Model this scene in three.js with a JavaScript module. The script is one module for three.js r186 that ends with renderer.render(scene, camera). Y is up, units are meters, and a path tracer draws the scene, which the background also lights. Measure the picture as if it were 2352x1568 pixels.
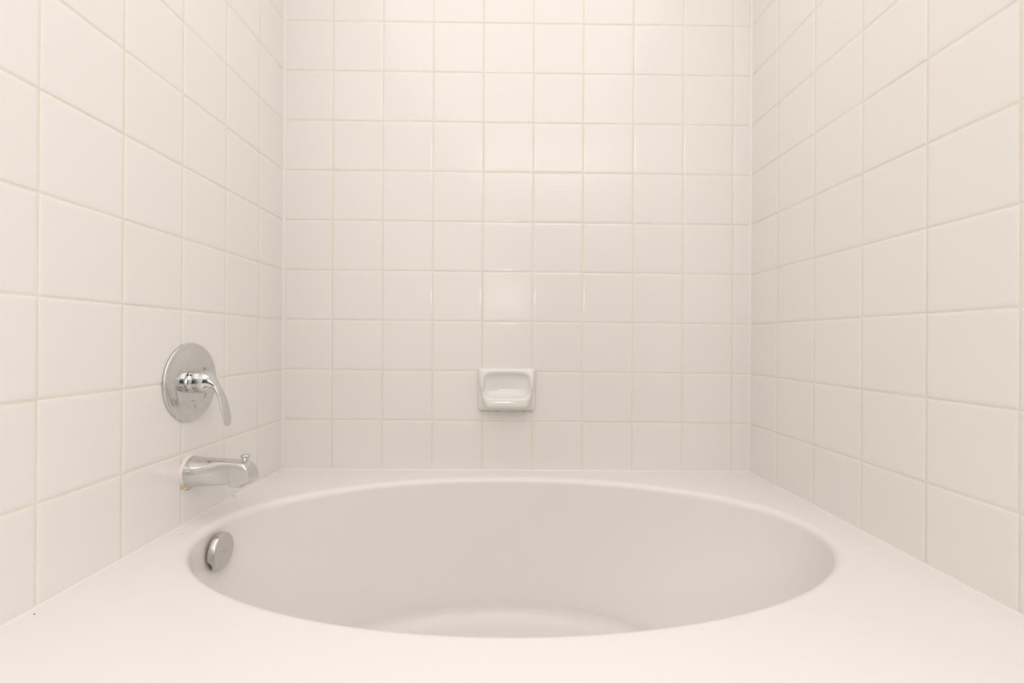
import * as THREE from 'three';
import { RectAreaLightUniformsLib } from 'three/addons/lights/RectAreaLightUniformsLib.js';
import { RoundedBoxGeometry } from 'three/addons/geometries/RoundedBoxGeometry.js';
import { mergeGeometries, mergeVertices } from 'three/addons/utils/BufferGeometryUtils.js';
import { FontLoader } from 'three/addons/loaders/FontLoader.js';
import { TextGeometry } from 'three/addons/geometries/TextGeometry.js';
import { Brush, Evaluator, SUBTRACTION } from 'three-bvh-csg';

// ---------------------------------------------------------------- camera, exposure, main lights
const scene = new THREE.Scene();
scene.background = new THREE.Color(0x000000);
const EYE = 0.9;                                   // lens height above the bathroom floor
const FOCAL = 1089.3;                              // in pixels of the 2352 x 1568 frame
const camera = new THREE.PerspectiveCamera(2 * Math.atan(784 / FOCAL) * 180 / Math.PI, 2352 / 1568, 0.02, 20);
camera.position.set(0, EYE, 0);
camera.rotation.order = 'YXZ';
camera.rotation.set(-0.00042, -0.00898, 0.00723);
scene.add(camera);

const renderer = new THREE.WebGLRenderer({ antialias: true });
renderer.toneMapping = THREE.LinearToneMapping;
renderer.toneMappingExposure = 0.90;
renderer.shadowMap.enabled = true;
RectAreaLightUniformsLib.init();

const LIGHT = {
  panels: [
    { at: [0.03, 2.4, -0.38], size: [1.3, 1.7], intensity: 0.78, color: 0xfffaf6, label: 'large unseen ceiling panel, placed to light the bathtub alcove from above' },
    { at: [0.3, 2.4, 1.15], size: [1.4, 1.0], intensity: 2.9, color: 0xfffaf6, label: 'unseen ceiling panel at the rear, placed to light the alcove from the front' },
  ],
  window: { at: [1.885, 1.35, 0.75], size: [1.6, 1.8], intensity: 0.82, color: 0xfffcfa },  // added fill light from the right
  globe: { at: [-0.0302, 1.2664, 1.0], radius: 0.042, intensity: 0.36, color: 0xfffaf4 },
};

// ---------------------------------------------------------------- small helpers
function lcg(seed) { let s = seed >>> 0; return () => ((s = (Math.imul(s, 1664525) + 1013904223) >>> 0) / 4294967296); }
const names = new Map();
function numbered(name) {
  const n = names.get(name) || 0; names.set(name, n + 1);
  return n ? `${name}_${String(n).padStart(3, '0')}` : name;
}
function mesh(name, geometry, material, parent) {
  const m = new THREE.Mesh(geometry, material);
  m.name = parent === scene ? numbered(name) : name; m.castShadow = m.receiveShadow = true;
  parent.add(m); return m;
}
function partNamer() {                              // wall_tile, wall_tile_001 ... inside one parent
  const c = new Map();
  return (name) => { const n = c.get(name) || 0; c.set(name, n + 1); return n ? `${name}_${String(n).padStart(3, '0')}` : name; };
}
function structure(name, geometry, material) { const m = mesh(name, geometry, material, scene); m.userData.kind = 'structure'; return m; }
function thing(name, label, category, at = [0, 0, 0]) {
  const g = new THREE.Group(); g.name = numbered(name); g.position.set(...at);
  g.userData = { label, category }; scene.add(g); return g;
}
const mix = (a, b, t) => a + (b - a) * t;
const sstep = (a, b, x) => { const t = Math.min(1, Math.max(0, (x - a) / (b - a))); return t * t * (3 - 2 * t); };

// signed distance fields -> smooth surface (surface nets)
const smin = (a, b, k) => { const h = Math.max(k - Math.abs(a - b), 0) / k; return Math.min(a, b) - h * h * k * 0.25; };
const smax = (a, b, k) => -smin(-a, -b, k);
function sdBox(x, y, z, hx, hy, hz, r) {
  const qx = Math.abs(x) - hx + r, qy = Math.abs(y) - hy + r, qz = Math.abs(z) - hz + r;
  return Math.hypot(Math.max(qx, 0), Math.max(qy, 0), Math.max(qz, 0)) + Math.min(Math.max(qx, qy, qz), 0) - r;
}
function netSurface(f, lo, hi, cell) {
  const n = [0, 1, 2].map((i) => Math.ceil((hi[i] - lo[i]) / cell) + 1);
  const at = (i, j, k) => i + n[0] * (j + n[1] * k);
  const v = new Float32Array(n[0] * n[1] * n[2]);
  for (let k = 0; k < n[2]; k++) for (let j = 0; j < n[1]; j++) for (let i = 0; i < n[0]; i++)
    v[at(i, j, k)] = f(lo[0] + i * cell, lo[1] + j * cell, lo[2] + k * cell);
  const id = new Int32Array(v.length).fill(-1), pos = [], nor = [], idx = [];
  const E = [[0, 1], [2, 3], [4, 5], [6, 7], [0, 2], [1, 3], [4, 6], [5, 7], [0, 4], [1, 5], [2, 6], [3, 7]];
  const e = cell * 0.25;
  for (let k = 0; k < n[2] - 1; k++) for (let j = 0; j < n[1] - 1; j++) for (let i = 0; i < n[0] - 1; i++) {
    const c = []; let mask = 0;
    for (let q = 0; q < 8; q++) { c[q] = v[at(i + (q & 1), j + ((q >> 1) & 1), k + (q >> 2))]; if (c[q] < 0) mask |= 1 << q; }
    if (mask === 0 || mask === 255) continue;
    let sx = 0, sy = 0, sz = 0, m = 0;
    for (const [a, b] of E) if ((c[a] < 0) !== (c[b] < 0)) {
      const t = c[a] / (c[a] - c[b]);
      sx += mix(a & 1, b & 1, t); sy += mix((a >> 1) & 1, (b >> 1) & 1, t); sz += mix(a >> 2, b >> 2, t); m++;
    }
    let x = lo[0] + (i + sx / m) * cell, y = lo[1] + (j + sy / m) * cell, z = lo[2] + (k + sz / m) * cell;
    let g;
    for (let s = 0; s < 2; s++) {                   // pull the vertex on to the surface
      g = [f(x + e, y, z) - f(x - e, y, z), f(x, y + e, z) - f(x, y - e, z), f(x, y, z + e) - f(x, y, z - e)].map((d) => d / (2 * e));
      const l2 = g[0] ** 2 + g[1] ** 2 + g[2] ** 2 + 1e-9; const d = Math.max(-cell * 0.5, Math.min(cell * 0.5, f(x, y, z) / l2));
      x -= g[0] * d; y -= g[1] * d; z -= g[2] * d;
    }
    const l = Math.hypot(...g) || 1;
    id[at(i, j, k)] = pos.length / 3; pos.push(x, y, z); nor.push(g[0] / l, g[1] / l, g[2] / l);
  }
  const quad = (a, b, c, d, flip) => { if (a < 0 || b < 0 || c < 0 || d < 0) return; if (flip) idx.push(a, c, b, a, d, c); else idx.push(a, b, c, a, c, d); };
  for (let k = 1; k < n[2] - 1; k++) for (let j = 1; j < n[1] - 1; j++) for (let i = 1; i < n[0] - 1; i++) {
    const s = v[at(i, j, k)] < 0;
    if (s !== (v[at(i + 1, j, k)] < 0)) quad(id[at(i, j - 1, k - 1)], id[at(i, j, k - 1)], id[at(i, j, k)], id[at(i, j - 1, k)], !s);
    if (s !== (v[at(i, j + 1, k)] < 0)) quad(id[at(i - 1, j, k - 1)], id[at(i - 1, j, k)], id[at(i, j, k)], id[at(i, j, k - 1)], !s);
    if (s !== (v[at(i, j, k + 1)] < 0)) quad(id[at(i - 1, j - 1, k)], id[at(i, j - 1, k)], id[at(i, j, k)], id[at(i - 1, j, k)], !s);
  }
  const g = new THREE.BufferGeometry();
  g.setAttribute('position', new THREE.Float32BufferAttribute(pos, 3));
  g.setAttribute('normal', new THREE.Float32BufferAttribute(nor, 3));
  g.setIndex(idx); return g;
}
const lathe = (pts, seg = 96) => new THREE.LatheGeometry(pts.map((p) => new THREE.Vector2(p[0], p[1])), seg);
function alongX(g) { g.rotateZ(-Math.PI / 2); return g; }          // a lathe's axis turned on to +x, out of the left wall
function noiseTexture(size, seed, draw) {
  const data = new Uint8Array(size * size * 4), rnd = lcg(seed);
  draw(data, size, rnd);
  const t = new THREE.DataTexture(data, size, size); t.wrapS = t.wrapT = THREE.RepeatWrapping;
  t.magFilter = THREE.LinearFilter; t.minFilter = THREE.LinearMipmapLinearFilter; t.generateMipmaps = true; t.needsUpdate = true; return t;
}
function valueNoise(seed, cells) {                                   // tileable
  const r = lcg(seed), g = Float32Array.from({ length: cells * cells }, r);
  return (u, v) => {
    u = ((u % 1) + 1) % 1 * cells; v = ((v % 1) + 1) % 1 * cells;
    const i = Math.floor(u), j = Math.floor(v), a = sstep(0, 1, u - i), b = sstep(0, 1, v - j);
    const q = (x, y) => g[(x % cells) + cells * (y % cells)];
    return mix(mix(q(i, j), q(i + 1, j), a), mix(q(i, j + 1), q(i + 1, j + 1), a), b);
  };
}

// ---------------------------------------------------------------- materials
const rgb = (r, g, b) => new THREE.Color().setRGB(r, g, b);
const glazes = [[0.913, 0.882, 0.849], [0.917, 0.886, 0.854], [0.909, 0.877, 0.843], [0.915, 0.880, 0.850]].map((c) => new THREE.MeshPhysicalMaterial({ color: rgb(...c), roughness: 0.22, ior: 1.5 }));
const glossyRims = glazes.map((g) => { const m = g.clone(); m.roughness = 0.1; return m; });            // thick glaze on the rounded tile rims
const groutColour = noiseTexture(256, 5, (d, s) => {
  const a = valueNoise(3, 8), b = valueNoise(9, 64);
  for (let j = 0; j < s; j++) for (let i = 0; i < s; i++) {
    const n = 0.6 * a(i / s, j / s) + 0.4 * b(i / s, j / s), o = 4 * (j * s + i);
    d[o] = 235 + 9 * n; d[o + 1] = 227 + 11 * n; d[o + 2] = 212 + 17 * n; d[o + 3] = 255;
  }
});
groutColour.colorSpace = THREE.SRGBColorSpace;
const M = {
  grout: new THREE.MeshStandardMaterial({ map: groutColour, roughness: 0.9 }),
  caulk: new THREE.MeshPhysicalMaterial({ color: rgb(0.885, 0.855, 0.815), roughness: 0.45 }),
  tub: new THREE.MeshPhysicalMaterial({ color: rgb(0.914, 0.888, 0.862), roughness: 0.3, ior: 1.49 }),
  dish: new THREE.MeshPhysicalMaterial({ color: rgb(0.88, 0.86, 0.83), roughness: 0.09, ior: 1.52 }),
  paint: new THREE.MeshStandardMaterial({ color: rgb(0.91, 0.895, 0.875), roughness: 0.85 }),
  floor: new THREE.MeshStandardMaterial({ color: rgb(0.76, 0.74, 0.71), roughness: 0.45 }),
  unseen_door: new THREE.MeshStandardMaterial({ color: rgb(0.035, 0.038, 0.048), roughness: 0.5 }),
  chrome: new THREE.MeshPhysicalMaterial({ color: rgb(0.68, 0.68, 0.68), metalness: 1, roughness: 0.05 }),
  satin: new THREE.MeshPhysicalMaterial({ color: rgb(0.62, 0.61, 0.59), metalness: 1, roughness: 0.24 }),
  dark: new THREE.MeshStandardMaterial({ color: rgb(0.05, 0.04, 0.035), roughness: 0.6 }),
  mark: new THREE.MeshStandardMaterial({ color: rgb(0.30, 0.28, 0.26), roughness: 0.5 }),
  brass: new THREE.MeshPhysicalMaterial({ color: rgb(0.35, 0.17, 0.07), metalness: 0.6, roughness: 0.5 }),
  lamp: new THREE.MeshStandardMaterial({ color: 0xffffff, emissive: rgb(1, 0.97, 0.93), emissiveIntensity: 0.6 }),
  fillGlow: new THREE.MeshStandardMaterial({ color: 0xffffff, emissive: rgb(1, 0.985, 0.97), emissiveIntensity: 0.8 }),  // glow of the added fill pane
  globe: new THREE.MeshStandardMaterial({ color: 0xffffff, emissive: rgb(1, 0.96, 0.9), emissiveIntensity: 3 }),
};
// chrome plate with dried water spots: matter with outlines of its own, so in the roughness only
const spots = noiseTexture(512, 21, (d, s, r) => {
  const a = valueNoise(31, 6), b = valueNoise(37, 20), c = valueNoise(41, 60);
  for (let j = 0; j < s; j++) for (let i = 0; i < s; i++) {
    const u = i / s, w = j / s, n = 0.5 * a(u, w) + 0.3 * b(u, w) + 0.2 * c(u, w), o = 4 * (j * s + i);
    const h = sstep(0.52, 0.6, n) * (0.35 + 0.65 * b(w, u));
    d[o] = 0; d[o + 1] = 15 + 85 * h; d[o + 2] = 255; d[o + 3] = 255;
  }
});
M.spotted = new THREE.MeshPhysicalMaterial({ color: rgb(0.68, 0.68, 0.68), metalness: 1, roughness: 1, roughnessMap: spots });

// ---------------------------------------------------------------- the three tiled walls
const PX = 0.1535, PY = 0.15239, JOINT = 0.0019, RECESS = 0.0009;
const tileCache = new Map();
function tileGeometry(w, h) {
  const key = `${w.toFixed(4)}|${h.toFixed(4)}`; if (tileCache.has(key)) return tileCache.get(key);
  const prof = [[0, -0.006, 0], [0, -0.0019, 0], [0.0006, -0.0010, 0.75], [0.0020, -0.00035, 1.42], [0.0075, 0, Math.PI / 2]];   // inset, height, normal's lift
  const sides = [[[-1, -1], [1, -1], [0, -1]], [[1, -1], [1, 1], [1, 0]], [[1, 1], [-1, 1], [0, 1]], [[-1, 1], [-1, -1], [-1, 0]]];
  const pos = [], nor = [], idx = [];
  for (const [a, b, n] of sides) prof.forEach(([inset, z, lift], q) => {
    for (const c of [a, b]) { pos.push(c[0] * (w / 2 - inset), c[1] * (h / 2 - inset), z); nor.push(n[0] * Math.cos(lift), n[1] * Math.cos(lift), Math.sin(lift)); }
    if (q) { const o = pos.length / 3 - 4; idx.push(o, o + 1, o + 3, o, o + 3, o + 2); }
  });
  const o = pos.length / 3, i = 0.0075;
  for (const [x, y] of [[-1, -1], [1, -1], [1, 1], [-1, 1]]) { pos.push(x * (w / 2 - i), y * (h / 2 - i), 0); nor.push(0, 0, 1); }
  const rim = idx.length; idx.push(o, o + 1, o + 2, o, o + 2, o + 3);
  const g = new THREE.BufferGeometry();
  g.setAttribute('position', new THREE.Float32BufferAttribute(pos, 3)); g.setAttribute('normal', new THREE.Float32BufferAttribute(nor, 3)); g.setIndex(idx);
  g.addGroup(0, rim, 0); g.addGroup(rim, 6, 1);
  tileCache.set(key, g); return g;
}
// grid frames, surveyed from the joints: origin on the tile face where the first upright joint meets the tub deck
const V = (x, y, z) => new THREE.Vector3(x, y, z);
const backAt = (a, b) => { const x = -0.537 + a + 0.00347 * b - 0.00627 * b, y = -0.39535 + b - 0.00347 * a; return V(x, EYE + y, -1.45347 + 0.00472 * x - 0.00049 * y); };
const leftAt = (a, b) => { const z = -1.31607 - a - (0.00068 + 0.0031) * b, y = -0.39618 + b - 0.00068 * a; return V(-0.68813 - 0.00333 * (z + 1.45347) - 0.00283 * y, EYE + y, z); };
const rightAt = (a, b) => { const z = -1.30641 + a - (-0.00107 + 0.00478) * b, y = -0.40053 + b - 0.00107 * a; return V(0.74418 + 0.01515 * (z + 1.45347) - 0.00069 * y, EYE + y, z); };
const ROWS = 11, TOP = 2.44, THICK = 0.12;
function tiledWall(name, at, cuts, seed, { a0, a1, holes = [] }) {
  const o = at(0, 0), ex = at(1, 0).sub(o).normalize(), up = at(0, 1).sub(o), ez = new THREE.Vector3().crossVectors(ex, up).normalize(), ey = new THREE.Vector3().crossVectors(ez, ex);
  const M4 = new THREE.Matrix4().makeBasis(ex, ey, ez).setPosition(o), inv = M4.clone().invert();
  const local = (a, b) => at(a, b).applyMatrix4(inv);
  const y0 = -o.y - 0.02, y1 = TOP - o.y + 0.02;
  const slab = new THREE.BoxGeometry(a1 - a0, y1 - y0, THICK); slab.translate((a0 + a1) / 2, (y0 + y1) / 2, -THICK / 2 - RECESS);
  const uv = slab.attributes.uv, p = slab.attributes.position; for (let i = 0; i < uv.count; i++) uv.setXY(i, p.getX(i) * 2.2, p.getY(i) * 2.2);
  const wall = structure(name, slab, M.grout); wall.applyMatrix4(M4);
  const rnd = lcg(seed), nm = partNamer();
  for (let r = 0; r < ROWS; r++) for (let c = 0; c + 1 < cuts.length; c++) {
    let l = cuts[c] + JOINT / 2, rt = cuts[c + 1] - JOINT / 2, b = r * PY + JOINT / 2, t = (r + 1) * PY - JOINT / 2;
    const hole = holes.find((h) => h.r === r && h.c === c); if (hole) { if (hole.skip) continue; t = hole.top; }
    const shade = Math.floor(rnd() * glazes.length);
    const tile = mesh(nm('wall_tile'), tileGeometry(rt - l, t - b), [glossyRims[shade], glazes[shade]], wall);
    tile.position.copy(local((l + rt) / 2, (b + t) / 2)); tile.position.z = (rnd() - 0.5) * 0.0003;
    const tilt = [(rnd() - 0.5) * 0.006, (rnd() - 0.5) * 0.006];
    tile.rotation.set(tilt[0], tilt[1], (up.dot(ex)) * -0.5);
  }
  // painted plaster above the tiling
  const yb = ROWS * PY + 0.002, band = new THREE.BoxGeometry(a1 - a0, y1 - yb, 0.012); band.translate((a0 + a1) / 2, (yb + y1) / 2, -RECESS - 0.002);
  mesh('plaster', band, M.paint, wall);
  return { wall, M4, local };
}
const backCuts = [-0.1485]; for (let i = 0; i <= 8; i++) backCuts.push(i * PX); backCuts.push(1.2815);
tiledWall('wall_back', backAt, backCuts, 11, { a0: -0.32, a1: 1.45, holes: [{ r: 1, c: 4, top: PY + 0.0312 }] });
// on the left wall a runs away from the viewer (towards the back wall), on the right wall towards the viewer
const leftCuts = []; for (let i = 6; i >= 0; i--) leftCuts.push(-i * PX); leftCuts.push(0.1405);
tiledWall('wall_left', leftAt, leftCuts, 23, { a0: -3.44, a1: 0.28 });
const rightCuts = [-0.1405]; for (let i = 0; i <= 6; i++) rightCuts.push(i * PX);
tiledWall('wall_right', rightAt, rightCuts, 37, { a0: -0.28, a1: 1.0 });

// rest of the bathroom behind the camera: what the chrome mirrors and what throws the light about
const slab = (name, x0, x1, y0, y1, z0, z1, m) => { const g = new THREE.BoxGeometry(x1 - x0, y1 - y0, z1 - z0); g.translate((x0 + x1) / 2, (y0 + y1) / 2, (z0 + z1) / 2); return structure(name, g, m); };
slab('floor', -0.95, 2.02, -0.1, 0, -1.6, 2.12, M.floor);
slab('ceiling', -0.95, 2.02, TOP, TOP + 0.1, -1.6, 2.12, M.paint);
slab('wall_rear', -0.95, 2.02, 0, TOP, 2.0, 2.12, M.paint);
slab('wall_east', 1.9, 2.02, 0, TOP, -0.42, 2.0, M.paint);
slab('wall_north', 0.85, 1.9, 0, TOP, -0.42, -0.306, M.paint);
slab('wall_west', -0.72, -0.69, 0, TOP, -0.3925, 2.0, M.paint);
[1.3, 0.36].forEach((x, i) => {                         // unseen dark doors on the rear wall, placed to darken the chrome reflections
  const leaf = new RoundedBoxGeometry(0.92, 2.03, 0.04, 2, 0.004); leaf.translate(x, 1.017, 1.979);
  const unseen_door = structure(`unseen_door_${i + 1}`, leaf, M.unseen_door);
  for (const y of [0.56, 1.5]) { const g = new RoundedBoxGeometry(0.7, y < 1 ? 0.8 : 0.74, 0.016, 2, 0.006); g.translate(x, y, 1.962); mesh(y < 1 ? 'door_panel' : 'door_panel_001', g, M.unseen_door, unseen_door); }
  const k = lathe([[0, 0], [0.012, 0], [0.012, 0.03], [0.026, 0.045], [0.028, 0.058], [0.02, 0.07], [0, 0.072]], 32); k.rotateX(-Math.PI / 2); k.translate(x + (i ? 0.4 : -0.4), 1.0, 1.959); mesh('door_knob', k, M.chrome, unseen_door);
});

// ---------------------------------------------------------------- bathtub: level deck with an oval basin
const DECK = EYE - 0.396;
{
  const tub = thing('bathtub', 'cream oval soaking bathtub set in a wide flat deck between three tiled walls', 'bathtub', [0, 0, 0]);
  const cx = 0.006, cz = -1.012, A = 0.643, B = 0.375;
  const FRONT = -0.40;
  const xl = (z) => -0.68705 - 0.00333 * (z + 1.45347) + 0.0016, xr = (z) => 0.7445 + 0.01515 * (z + 1.45347) - 0.0016;
  const zBack = (x) => -1.45347 + 0.00472 * x + 0.0012;
  // basin rings: [drop, inset left, inset right, inset front/back]
  const rings = [];
  const lip = 0.017, start = -0.0077;
  for (let q = 0; q <= 8; q++) { const t = q / 8 * Math.PI / 2; rings.push([lip * (1 - Math.cos(t)), start + lip * Math.sin(t), start + lip * Math.sin(t), start + lip * Math.sin(t)]); }
  const wallTop = rings[8];
  const D = 0.39, foot = 0.055;
  for (let q = 1; q <= 14; q++) {
    const t = q / 14, d = mix(wallTop[0], D - foot, t);
    const e = t * t;
    rings.push([d, wallTop[1] + 0.010 * t + 0.075 * e, wallTop[2] + 0.04 * t + 0.15 * e, wallTop[3] + 0.012 * t + 0.026 * e]);
  }
  const last = rings[rings.length - 1];
  for (let q = 1; q <= 12; q++) {
    const t = q / 12 * Math.PI / 2;
    rings.push([D - foot + foot * Math.sin(t), last[1] + foot * (1 - Math.cos(t)), last[2] + 0.13 * (1 - Math.cos(t)), last[3] + foot * (1 - Math.cos(t))]);
  }
  const low = rings[rings.length - 1];
  const angles = []; for (let i = 0; i < 192; i++) angles.push(i / 192 * 2 * Math.PI);
  const corner = [[xr(FRONT), FRONT], [xr(-1.45), zBack(xr(-1.45))], [xl(-1.456), zBack(xl(-1.456))], [xl(FRONT), FRONT]];
  for (const [x, z] of corner) { // snap the nearest ray to each corner
    let a = Math.atan2((z - cz) / B, (x - cx) / A); if (a < 0) a += 2 * Math.PI;
    let best = 0; angles.forEach((v, i) => { if (Math.abs(v - a) < Math.abs(angles[best] - a)) best = i; }); angles[best] = a;
  }
  const n = angles.length, pos = [], idx = [];
  const edge = (a) => {                              // where the ray at a leaves the deck
    const dx = A * Math.cos(a), dz = B * Math.sin(a); let t = 1e9;
    if (dz > 1e-9) t = Math.min(t, (FRONT - cz) / dz); if (dz < -1e-9) t = Math.min(t, (zBack(cx) - cz) / (dz - 0.00472 * dx));
    if (dx > 1e-9) { const k = 0.01515; t = Math.min(t, (xr(cz) - cx) / (dx - k * dz)); }
    if (dx < -1e-9) { const k = -0.00333; t = Math.min(t, (xl(cz) - cx) / (dx - k * dz)); }
    return [cx + dx * t, cz + dz * t];
  };
  const row = (f) => { for (const a of angles) pos.push(...f(a)); };
  const oval = (r, a) => { const c = Math.cos(a), s = Math.sin(a); const ins = c < 0 ? r[1] : r[2]; const mx = (c < 0 ? -1 : 1); return [cx + c * (A + (c > 0 ? 0.017 * c : 0) - ins), DECK - r[0], cz + s * (B - r[3])]; };
  row((a) => { const [x, z] = edge(a); return [x, DECK - 0.06, z]; });
  row((a) => { const [x, z] = edge(a); return [x, DECK - 0.012, z]; });
  for (let q = 1; q <= 5; q++) row((a) => { const [x, z] = edge(a), t = q / 5 * Math.PI / 2; const f = z > FRONT - 1e-6 ? 1 : 0; return [x, DECK - 0.012 * (1 - Math.sin(t)), z - f * 0.012 * (1 - Math.cos(t))]; });
  for (let q = 1; q <= 5; q++) row((a) => { const [x, z] = edge(a), f = z > FRONT - 1e-6 ? 0.012 : 0, o = oval(rings[0], a); const t = q / 6; return [mix(x, o[0], t), DECK, mix(z - f, o[2], t)]; });
  for (const r of rings) row((a) => oval(r, a));
  for (const k of [0.75, 0.5, 0.25]) row((a) => { const o = oval(low, a); return [mix(0.0, o[0], k), DECK - D - 0.004 * (1 - k), mix(cz, o[2], k)]; });
  const rows = pos.length / 3 / n;
  for (let r = 0; r + 1 < rows; r++) for (let i = 0; i < n; i++) { const j = (i + 1) % n, a = r * n + i, b = r * n + j, c = a + n, d = b + n; idx.push(a, c, b, b, c, d); }
  const mid = pos.length / 3; pos.push(0, DECK - D - 0.004, cz);
  for (let i = 0; i < n; i++) idx.push((rows - 1) * n + i, mid, (rows - 1) * n + (i + 1) % n);
  const g = new THREE.BufferGeometry(); g.setAttribute('position', new THREE.Float32BufferAttribute(pos, 3)); g.setIndex(idx); g.computeVertexNormals();
  mesh('basin_and_deck', g, M.tub, tub);
  const ap = new RoundedBoxGeometry(xr(FRONT) - xl(FRONT) - 0.004, DECK - 0.055, 0.03, 3, 0.006); ap.translate((xl(FRONT) + xr(FRONT)) / 2, (DECK - 0.055) / 2, FRONT - 0.018);
  mesh('apron', ap, M.tub, tub);
  // bits of grit lying on the deck
  const grit = (x, y, z, s, k) => { const q = new THREE.IcosahedronGeometry(1, 1); q.scale(s * k, s * 0.5, s); const m = mesh('grit_speck', q, M.dark, tub); m.position.set(x, y, z); m.rotation.y = k; m.userData.label = 'dark speck of grit'; };
  grit(-0.6577, DECK + 0.0004, -0.9688, 0.0009, 1.1);
  grit(-0.6845, DECK + 0.0026, -1.197, 0.0016, 1.2);
  grit(-0.676, DECK + 0.0004, -0.686, 0.0008, 1.5);
}

// caulk beads: structure trims in the corners and along the deck
function bead(name, pts, r, dirs, m = M.caulk, seed = 1) {            // quarter-round fillet between two directions, laid along pts
  const rnd = lcg(seed), pos = [], idx = [], K = 6, n = pts.length;
  for (const p of pts) {
    const rr = r * (0.93 + 0.14 * rnd());
    for (let q = 0; q <= K; q++) {                                    // slightly hollow face
      const t = q / K, w = 1 - 0.22 * Math.sin(Math.PI * t);
      const u = dirs[0].clone().multiplyScalar(rr * (1 - t) * w), v = dirs[1].clone().multiplyScalar(rr * t * w);
      pos.push(...p.clone().add(u).add(v).toArray());
    }
  }
  for (let i = 0; i + 1 < n; i++) for (let q = 0; q < K; q++) { const a = i * (K + 1) + q, c = a + K + 1; idx.push(a, a + 1, c, a + 1, c + 1, c); }
  const g = new THREE.BufferGeometry(); g.setAttribute('position', new THREE.Float32BufferAttribute(pos, 3)); g.setIndex(idx); g.computeVertexNormals();
  return structure(name, g, m);
}
const line = (a, b, n) => Array.from({ length: n }, (_, i) => a.clone().lerp(b, i / (n - 1)));
const cornerL0 = V(-0.6876, DECK, -1.4568), cornerL1 = V(-0.6922, DECK + ROWS * PY, -1.4577);
const cornerR0 = V(0.7451, DECK, -1.4502), cornerR1 = V(0.7440, DECK + ROWS * PY, -1.4510);
bead('trim_1', line(cornerL0, cornerL1, 60), 0.0062, [V(1, 0, 0), V(0, 0, 1)], M.caulk, 3);
bead('trim_2', line(cornerR0, cornerR1, 60), 0.0062, [V(0, 0, 1), V(-1, 0, 0)], M.caulk, 5);
bead('trim_3', line(V(-0.6868, DECK - 0.0004, -1.4569), V(0.7446, DECK - 0.0004, -1.4502), 60), 0.0028, [V(0, 0, 1), V(0, 1.5, 0)], M.tub, 7);
bead('trim_4', line(V(-0.6911, DECK - 0.0004, -0.41), V(-0.6876, DECK - 0.0004, -1.4563), 60), 0.0028, [V(1, 0, 0), V(0, 1.5, 0)], M.tub, 9);
bead('trim_5', line(V(0.7450, DECK - 0.0004, -1.4495), V(0.7608, DECK - 0.0004, -0.41), 60), 0.0028, [V(-1, 0, 0), V(0, 1.5, 0)], M.tub, 13);

// ---------------------------------------------------------------- soap dish on the back wall
{
  const c = [-0.0021, 0.7535, -1.4535];
  const dish = thing('soap_dish', 'glazed cream ceramic soap dish set into the back wall among the tiles', 'soap dish', c);
  const f = (x, y, z) => {
    const flange = sdBox(x, y, z - 0.002, 0.0872, 0.0642, 0.0125, 0.009);
    const taper = 0.0795 - 0.014 * sstep(0.02, -0.055, y);
    let body = sdBox(x, y + 0.0015, z - 0.012, taper, 0.0535, 0.042, 0.014);
    const nx = 0.03, ny = 0.062, l = Math.hypot(nx, ny);                      // sloping cut from the lip up to the top of the flange
    body = smax(body, ((z - 0.0155) * ny + (y - 0.052) * nx) / l, 0.012);
    let s = smin(flange, body, 0.012);
    const qx = x / 0.0735, qy = (y - 0.0155) / 0.0375, qz = (z - 0.042) / 0.038;
    const q = Math.pow(Math.pow(Math.abs(qx), 4.5) + Math.pow(Math.abs(qy), 4) + Math.pow(Math.abs(qz), 3), 1 / 4);
    s = smax(s, -(q - 1) * 0.034, 0.007);
    return s;
  };
  mesh('ceramic_body', netSurface(f, [-0.094, -0.07, -0.007], [0.094, 0.07, 0.062], 0.0018), M.dish, dish);
  // stained caulk under the flange
  const rnd = lcg(77), pos = [], col = [], idx = [], n = 60, K = 6, st = valueNoise(13, 16);
  for (let i = 0; i < n; i++) {
    const x = mix(-0.083, 0.083, i / (n - 1)), r = 0.0056 * (0.8 + 0.5 * rnd()), y = -0.0634 + 0.007 * sstep(0.07, 0.088, Math.abs(x));
    const s = sstep(0.45, 0.8, st(i / n, 0.3)) * (Math.abs(x) > 0.025 ? 1 : 0.3);
    for (let q = 0; q <= K; q++) {
      const t = q / K * Math.PI; pos.push(x, y - r * 0.7 * Math.sin(t), 0.006 - r + r * 1.4 * (0.5 - 0.5 * Math.cos(t)) - 0.003);
      const w = s * (0.6 + 0.4 * rnd()); col.push(mix(0.80, 0.58, w), mix(0.73, 0.38, w), mix(0.62, 0.18, w));
    }
  }
  for (let i = 0; i + 1 < n; i++) for (let q = 0; q < K; q++) { const a = i * (K + 1) + q, b = a + K + 1; idx.push(a, a + 1, b, a + 1, b + 1, b); }
  const g = new THREE.BufferGeometry(); g.setAttribute('position', new THREE.Float32BufferAttribute(pos, 3)); g.setAttribute('color', new THREE.Float32BufferAttribute(col, 3)); g.setIndex(idx); g.computeVertexNormals();
  mesh('stained_caulk', g, new THREE.MeshStandardMaterial({ vertexColors: true, roughness: 0.6 }), dish).userData.label = 'cream caulk with rusty stains';
}

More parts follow.
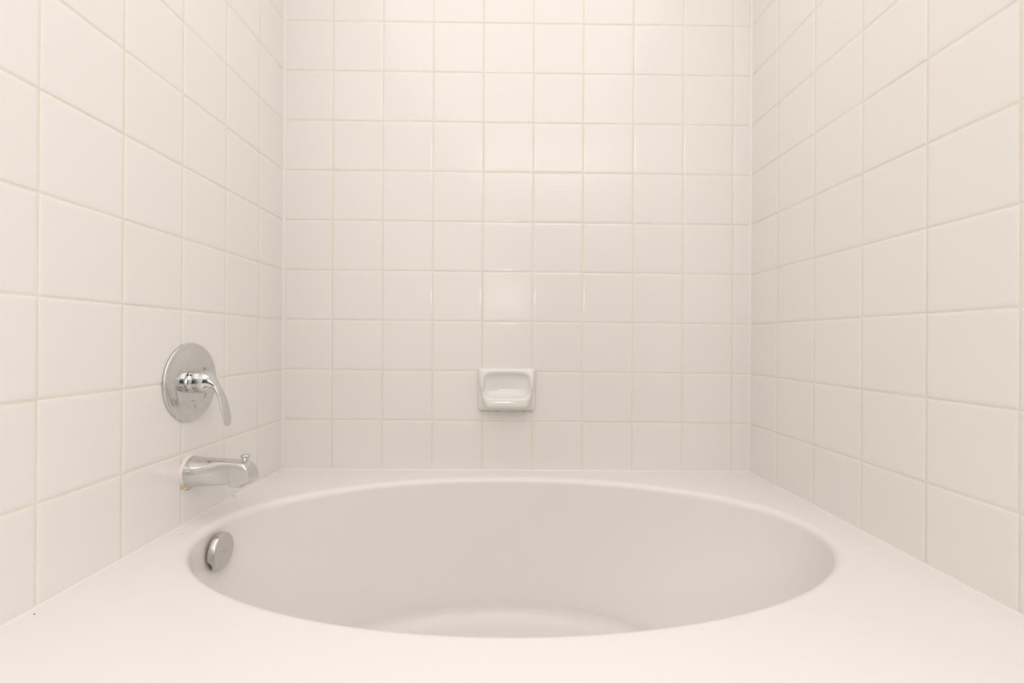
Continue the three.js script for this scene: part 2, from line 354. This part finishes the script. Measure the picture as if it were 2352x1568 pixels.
// ---------------------------------------------------------------- shower valve on the left wall
const font = await new FontLoader().loadAsync('fonts/droid/droid_sans_regular.typeface.json');
{
  const valve = thing('shower_valve', 'round chrome shower valve plate with a curved lever handle on the left wall', 'shower valve', [-0.6893, 0.8065, -1.0368]);
  const plate = mesh('escutcheon', alongX(lathe([[0, 0.0092], [0.035, 0.0091], [0.056, 0.0088], [0.0602, 0.0084], [0.0628, 0.0076], [0.0690, 0.0060], [0.0755, 0.0050], [0.0785, 0.0052], [0.0815, 0.0054], [0.0838, 0.0048], [0.0848, 0.0034], [0.0850, 0.0018], [0.0848, 0.0003], [0.08, 0.0003]].reverse(), 128)), M.spotted, valve);
  const face = (r) => mix(0.0093, 0.0090, sstep(0.035, 0.056, r));
  const letter = (ch, y, z, size, turn = 0) => {
    const g = new TextGeometry(ch, { font, size, depth: 0.0004, curveSegments: 6 }); g.computeBoundingBox(); const b = g.boundingBox;
    g.translate(-(b.min.x + b.max.x) / 2, -(b.min.y + b.max.y) / 2, 0); g.rotateZ(turn); g.rotateY(Math.PI / 2);
    const m = mesh('letter', g, M.mark, plate); m.position.set(face(Math.hypot(y, z)) - 0.0001, y, z); m.userData.label = `engraved letter ${ch}`;
  };
  letter('H', 0.0267, -0.0346, 0.0066); letter('C', -0.0532, -0.0042, 0.0066);
  const arc = (r, a0, a1) => {                                            // thin engraved arcs between H and C
    const sh = new THREE.Shape(), k = 24; for (let i = 0; i <= k; i++) { const a = mix(a0, a1, i / k); (i ? sh.lineTo(r * Math.cos(a), r * Math.sin(a)) : sh.moveTo(r * Math.cos(a), r * Math.sin(a))); }
    for (let i = k; i >= 0; i--) { const a = mix(a0, a1, i / k), w = r - mix(0.0006, 0.0017, i / k); sh.lineTo(w * Math.cos(a), w * Math.sin(a)); }
    const g = new THREE.ExtrudeGeometry(sh, { depth: 0.0003, bevelEnabled: false }); g.rotateY(Math.PI / 2);
    const m = mesh('engraved_arc', g, M.mark, plate); m.position.x = face(r) - 0.0001;
  };
  arc(0.0411, -1.82, -1.57); arc(0.05, -0.86, -0.58);
  mesh('sleeve', alongX(lathe([[0.0248, 0.0080], [0.0247, 0.0094], [0.0238, 0.0098], [0.0238, 0.0146], [0.0226, 0.0150], [0.0226, 0.0170]], 96)), M.chrome, valve);
  const screw = mesh('set_screw', lathe([[0, 0.0004], [0.0014, 0.0005], [0.0016, 0.0009], [0.0021, 0.0009], [0.0023, -0.001]].reverse(), 24), M.dark, valve);
  screw.geometry.rotateX(Math.PI / 2); screw.geometry.rotateY(-0.35); screw.geometry.rotateX(-0.75);
  screw.position.set(0.0122, 0.0238 * Math.sin(0.75), 0.0238 * Math.cos(0.75));
  // handle: domed hub that sweeps into a flat curved lever
  const P = [[0.026, 0.011, 0.0145, 0.0085], [0.038, 0.0085, 0.0135, 0.0075], [0.0500, -0.0005, 0.0118, 0.0062], [0.0590, -0.0125, 0.0116, 0.0050], [0.0665, -0.0270, 0.0126, 0.0042], [0.0722, -0.0430, 0.0136, 0.0036], [0.0765, -0.0600, 0.0146, 0.0033], [0.0792, -0.0745, 0.0148, 0.0031], [0.0804, -0.0820, 0.0136, 0.0030]];
  const fine = [new THREE.CatmullRomCurve3(P.map((p) => V(p[0], p[1], 0))), new THREE.CatmullRomCurve3(P.map((p, i) => V(p[2], p[3], i * 0.01)))];
  P.splice(0, P.length, ...Array.from({ length: 49 }, (_, i) => { const a = fine[0].getPoint(i / 48), b = fine[1].getPoint(i / 48); return [a.x, a.y, b.x, b.y]; }));
  const seg = (x, y, z) => {                                              // distance to the chain of flat oval sections
    let d = 1e9;
    for (let i = 0; i + 1 < P.length; i++) {
      const [ax, ay, aw, at] = P[i], [bx, by, bw, bt] = P[i + 1], ux = bx - ax, uy = by - ay, L2 = ux * ux + uy * uy;
      const t = Math.min(1, Math.max(0, ((x - ax) * ux + (y - ay) * uy) / L2)), L = Math.sqrt(L2);
      const w = mix(aw, bw, t), th = mix(at, bt, t), px = x - ax - ux * t, py = y - ay - uy * t;
      const across = (px * -uy + py * ux) / L, over = (px * ux + py * uy) / L;
      const r = Math.hypot(over, z * 1);
      const k = Math.pow(Math.pow(Math.abs(r) / w, 2.6) + Math.pow(Math.abs(across) / th, 2.6), 1 / 2.6);
      d = Math.min(d, (k - 1) * th * 0.85);
    }
    return d;
  };
  const handle = (x, y, z) => {
    const rad = Math.hypot(y, z);
    let hub = smax(rad - 0.0248, 0.0155 - x, 0.0025);
    const dome = (Math.hypot(Math.max(0, x - 0.026) / 0.026, rad / 0.0249) - 1) * 0.024;
    hub = smax(hub, dome, 0.004);
    return smin(hub, seg(x, y, z), 0.009);
  };
  mesh('lever_handle', netSurface(handle, [0.012, -0.108, -0.032], [0.094, 0.032, 0.032], 0.0012), M.chrome, valve);
}

// ---------------------------------------------------------------- tub spout
{
  const spout = thing('tub_spout', 'chrome tub spout with a pull-up diverter knob below the shower valve', 'tub spout', [-0.6888, 0.612, -1.0368]);
  const L = 0.139, N = 90, K = 64, pos = [], idx = [];
  const top = (x) => x < 0.115 ? mix(0.0335, 0.0238, sstep(-0.02, 0.135, x) * 0.25 + 0.75 * x / 0.115) : 0.0238 - 0.0405 * (1 - Math.sqrt(Math.max(0, 1 - ((x - 0.115) / (L - 0.1138)) ** 2)));
  const bottom = (x) => mix(mix(-0.0335, -0.0255, Math.min(1, x / 0.094)), -0.0308 + 0.010 * sstep(0.118, L, x), sstep(0.0925, 0.0955, x));
  const half = (x) => mix(0.0335, 0.0205, sstep(0, 0.085, x));
  const power = (x) => mix(2, 5.2, sstep(0.03, 0.11, x));
  for (let i = 0; i <= N; i++) {
    const x = L * (i / N), yt = top(x), yb = bottom(x), yc = (yt + yb) / 2, hh = Math.max(0.0005, (yt - yb) / 2), hw = half(x), p = power(x);
    for (let k = 0; k < K; k++) { const a = k / K * 2 * Math.PI, c = Math.cos(a), s = Math.sin(a); pos.push(x, yc + hh * Math.sign(s) * Math.abs(s) ** (2 / p), hw * Math.sign(c) * Math.abs(c) ** (2 / p)); }
  }
  for (let i = 0; i < N; i++) for (let k = 0; k < K; k++) { const a = i * K + k, b = i * K + (k + 1) % K, c = a + K, d = b + K; idx.push(a, b, c, b, d, c); }
  const e = pos.length / 3; pos.push(L + 0.0004, (top(L) + bottom(L)) / 2, 0); for (let k = 0; k < K; k++) idx.push(N * K + k, N * K + (k + 1) % K, e);
  const g = new THREE.BufferGeometry(); g.setAttribute('position', new THREE.Float32BufferAttribute(pos, 3)); g.setIndex(idx); g.computeVertexNormals();
  mesh('spout_body', g, M.chrome, spout);
  const ap = lathe([[0, 0.0004], [0.0085, 0.0004], [0.009, -0.0005]], 32); ap.rotateX(Math.PI); ap.translate(0.1075, -0.0306, 0); mesh('outlet', ap, M.dark, spout);
  const kn = lathe([[0, 0.0225], [0.006, 0.0222], [0.0092, 0.0208], [0.0102, 0.0190], [0.0096, 0.0168], [0.0072, 0.0130], [0.0056, 0.0085], [0.0048, 0.0040], [0.0046, -0.002]].reverse(), 48); kn.translate(0.1205, 0.0165, 0);
  mesh('diverter_knob', kn, M.chrome, spout);
  // caulk round the foot, discoloured below
  const pos2 = [], col = [], idx2 = [], n = 96, q0 = 8, st = valueNoise(51, 24), rnd = lcg(4);
  for (let i = 0; i < n; i++) {
    const a = i / n * 2 * Math.PI, y = Math.sin(a), z = Math.cos(a), ro = 0.0364 + 0.0012 * st(i / n, 0.2) + 0.0028 * sstep(0.2, 1, -y), h = 0.006;
    const low = sstep(0.1, 0.95, -y), s = Math.min(1, low * sstep(0.25, 0.7, st(i / n, 0.7)) * 1.4), rust = sstep(0.45, 0.6, st(i / n, 0.45)) * sstep(0.45, 0.7, -y);
    for (let q = 0; q <= q0; q++) {
      const t = q / q0, r = mix(ro, 0.0332, t), x = h * Math.sin(t * Math.PI * 0.5); pos2.push(x, r * y, r * z);
      const w = rust * (t < 0.5 ? 1 : 0.3); let c = [mix(0.86, 0.78, s), mix(0.81, 0.60, s), mix(0.74, 0.36, s)]; c = [mix(c[0], 0.35, w), mix(c[1], 0.2, w), mix(c[2], 0.09, w)]; col.push(...c);
    }
  }
  for (let i = 0; i < n; i++) for (let q = 0; q < q0; q++) { const a = i * (q0 + 1) + q, b = ((i + 1) % n) * (q0 + 1) + q; idx2.push(a, b, a + 1, b, b + 1, a + 1); }
  const g2 = new THREE.BufferGeometry(); g2.setAttribute('position', new THREE.Float32BufferAttribute(pos2, 3)); g2.setAttribute('color', new THREE.Float32BufferAttribute(col, 3)); g2.setIndex(idx2); g2.computeVertexNormals();
  mesh('caulk_ring', g2, new THREE.MeshStandardMaterial({ vertexColors: true, roughness: 0.5 }), spout).userData.label = 'cream caulk ring stained below';
}

// ---------------------------------------------------------------- overflow plate
{
  const ray = new THREE.Raycaster(), bowl = scene.getObjectByName('basin_and_deck'); bowl.material.side = THREE.DoubleSide; let restX = -9;
  let oy = 0.4506, oz = -1.0128;
  for (let pass = 0; pass < 3; pass++) {             // settle the cover against the steep end of the basin
    restX = -9;
    for (let i = 0; i < 48; i++) { const a = i / 48 * 2 * Math.PI; ray.set(V(-0.3, oy + 0.0388 * Math.sin(a), oz + 0.0388 * Math.cos(a)), V(-1, 0, 0)); const h = ray.intersectObject(bowl)[0]; if (h) restX = Math.max(restX, h.point.x + 0.0006); }
    const x = restX + 0.016; oy = 0.4403 + 0.75 * (x + 0.61); oz = -1.0356 + 1.68 * (x + 0.61);
  }
  const o = thing('overflow_plate', 'round brushed metal overflow cover on the inner end of the bathtub', 'drain cover', [restX, oy, oz]);
  const outer = alongX(lathe([[0.0365, 0.0], [0.0385, 0.0004], [0.0390, 0.0026], [0.0384, 0.0082], [0.0370, 0.0116], [0.0345, 0.0140], [0.0315, 0.0150], [0.016, 0.0158], [0.0, 0.0160], [0.0, 0.0140], [0.030, 0.0130], [0.0345, 0.0106], [0.0360, 0.0076], [0.0365, 0.0]], 96));
  const plate = new Brush(mergeVertices(outer.deleteAttribute('uv')), M.satin);
  const slot = new THREE.SphereGeometry(1, 32, 24); slot.scale(0.0088, 0.0120, 0.011); slot.translate(-0.0005, 0, 0.037); slot.rotateX(0.50);   // hole in the rim, low and towards the viewer
  const cutter = new Brush(slot.toNonIndexed().deleteAttribute('uv'), M.dark);
  plate.updateMatrixWorld(); cutter.updateMatrixWorld();
  const ev = new Evaluator(); ev.attributes = ['position', 'normal']; ev.useGroups = false;
  const cut = ev.evaluate(plate, cutter, SUBTRACTION);
  mesh('cover', cut.geometry, M.satin, o);
  const back = alongX(lathe([[0, 0.0098], [0.0325, 0.0098], [0.0340, 0.0080], [0.0340, 0.0012], [0, 0.0012]].reverse(), 48)); mesh('drain_fitting', back, M.brass, o);
  const screw = alongX(lathe([[0.0062, 0.0156], [0.0058, 0.0165], [0.0044, 0.0163], [0.0040, 0.0158], [0.0038, 0.0164], [0.0024, 0.0177], [0.0011, 0.0179], [0.0011, 0.0169], [0.0, 0.0169]], 32));
  mesh('screw', screw, M.satin, o);
  const sock = alongX(lathe([[0.0011, 0.0171], [0, 0.0171]], 16)); mesh('screw_slot', sock, M.dark, o);
}

// ---------------------------------------------------------------- unseen lamps out of view, placed to light the alcove, and an added fill pane
for (const { at, size, intensity, color, label } of LIGHT.panels) {  // unseen panels, placed to brighten walls and deck from overhead
  const lamp = thing('unseen_ceiling_light', label, 'ceiling light', at);
  const frame = new RoundedBoxGeometry(size[0] + 0.06, 0.04, size[1] + 0.06, 2, 0.008); frame.translate(0, 0.0215, 0); mesh('frame', frame, M.paint, lamp);
  const dif = new RoundedBoxGeometry(size[0], 0.008, size[1], 2, 0.003); dif.translate(0, 0.002, 0); mesh('diffuser', dif, M.lamp, lamp);
  const l = new THREE.RectAreaLight(color, intensity, size[0], size[1]); l.position.set(at[0], at[1] - 0.006, at[2]); l.lookAt(at[0], 0, at[2]); scene.add(l);
}
{
  const { at, radius, intensity, color } = LIGHT.globe;  // unseen lamp behind the viewer, placed for the tile rim glints
  const lamp = thing('unseen_globe_lamp', 'unseen small globe lamp behind the viewer, placed for the glints on the tile rims', 'pendant lamp', at);
  const cap = lathe([[0, 0.03], [0.012, 0.028], [0.018, 0.012], [0.02, -0.006]].map(([r, y]) => [r, y + radius]).reverse(), 32); mesh('cap', cap, M.satin, lamp);
  const cord = new THREE.CylinderGeometry(0.003, 0.003, TOP - 0.01 - at[1] - radius - 0.025, 10); cord.translate(0, (TOP - 0.01 - at[1] + radius + 0.025) / 2, 0); mesh('cord', cord, M.paint, lamp);
  mesh('shade', new THREE.SphereGeometry(radius, 40, 28), M.globe, lamp);
  const l = new THREE.PointLight(color, intensity, 0, 2); l.position.set(...at); l.castShadow = true; l.shadow.radius = radius * 1.06 / 0.02; scene.add(l);
}
{ // added fill light: a glowing pane on the east wall brightens the alcove
  const { at, size: [w, h], intensity, color } = LIGHT.window;
  const bar = (x0, x1, y0, y1) => { const g = new RoundedBoxGeometry(x1 - x0, y1 - y0, 0.03, 2, 0.004); g.translate((x0 + x1) / 2, (y0 + y1) / 2, 0); return g; };
  const f = 0.05, frame = mergeGeometries([bar(-w / 2 - f, w / 2 + f, h / 2, h / 2 + f), bar(-w / 2 - f, w / 2 + f, -h / 2 - f, -h / 2), bar(-w / 2 - f, -w / 2, -h / 2, h / 2), bar(w / 2, w / 2 + f, -h / 2, h / 2)]);
  const win = structure('window_1', frame, M.paint); win.position.set(at[0], at[1], at[2]); win.rotation.y = -Math.PI / 2;
  const glass = new THREE.BoxGeometry(w, h, 0.006); mesh('fill_pane', glass, M.fillGlow, win).position.z = -0.006;
  const l = new THREE.RectAreaLight(color, intensity, w, h); l.position.set(at[0] - 0.001, at[1], at[2]); l.lookAt(-2, at[1], at[2]); scene.add(l);
}

renderer.render(scene, camera);
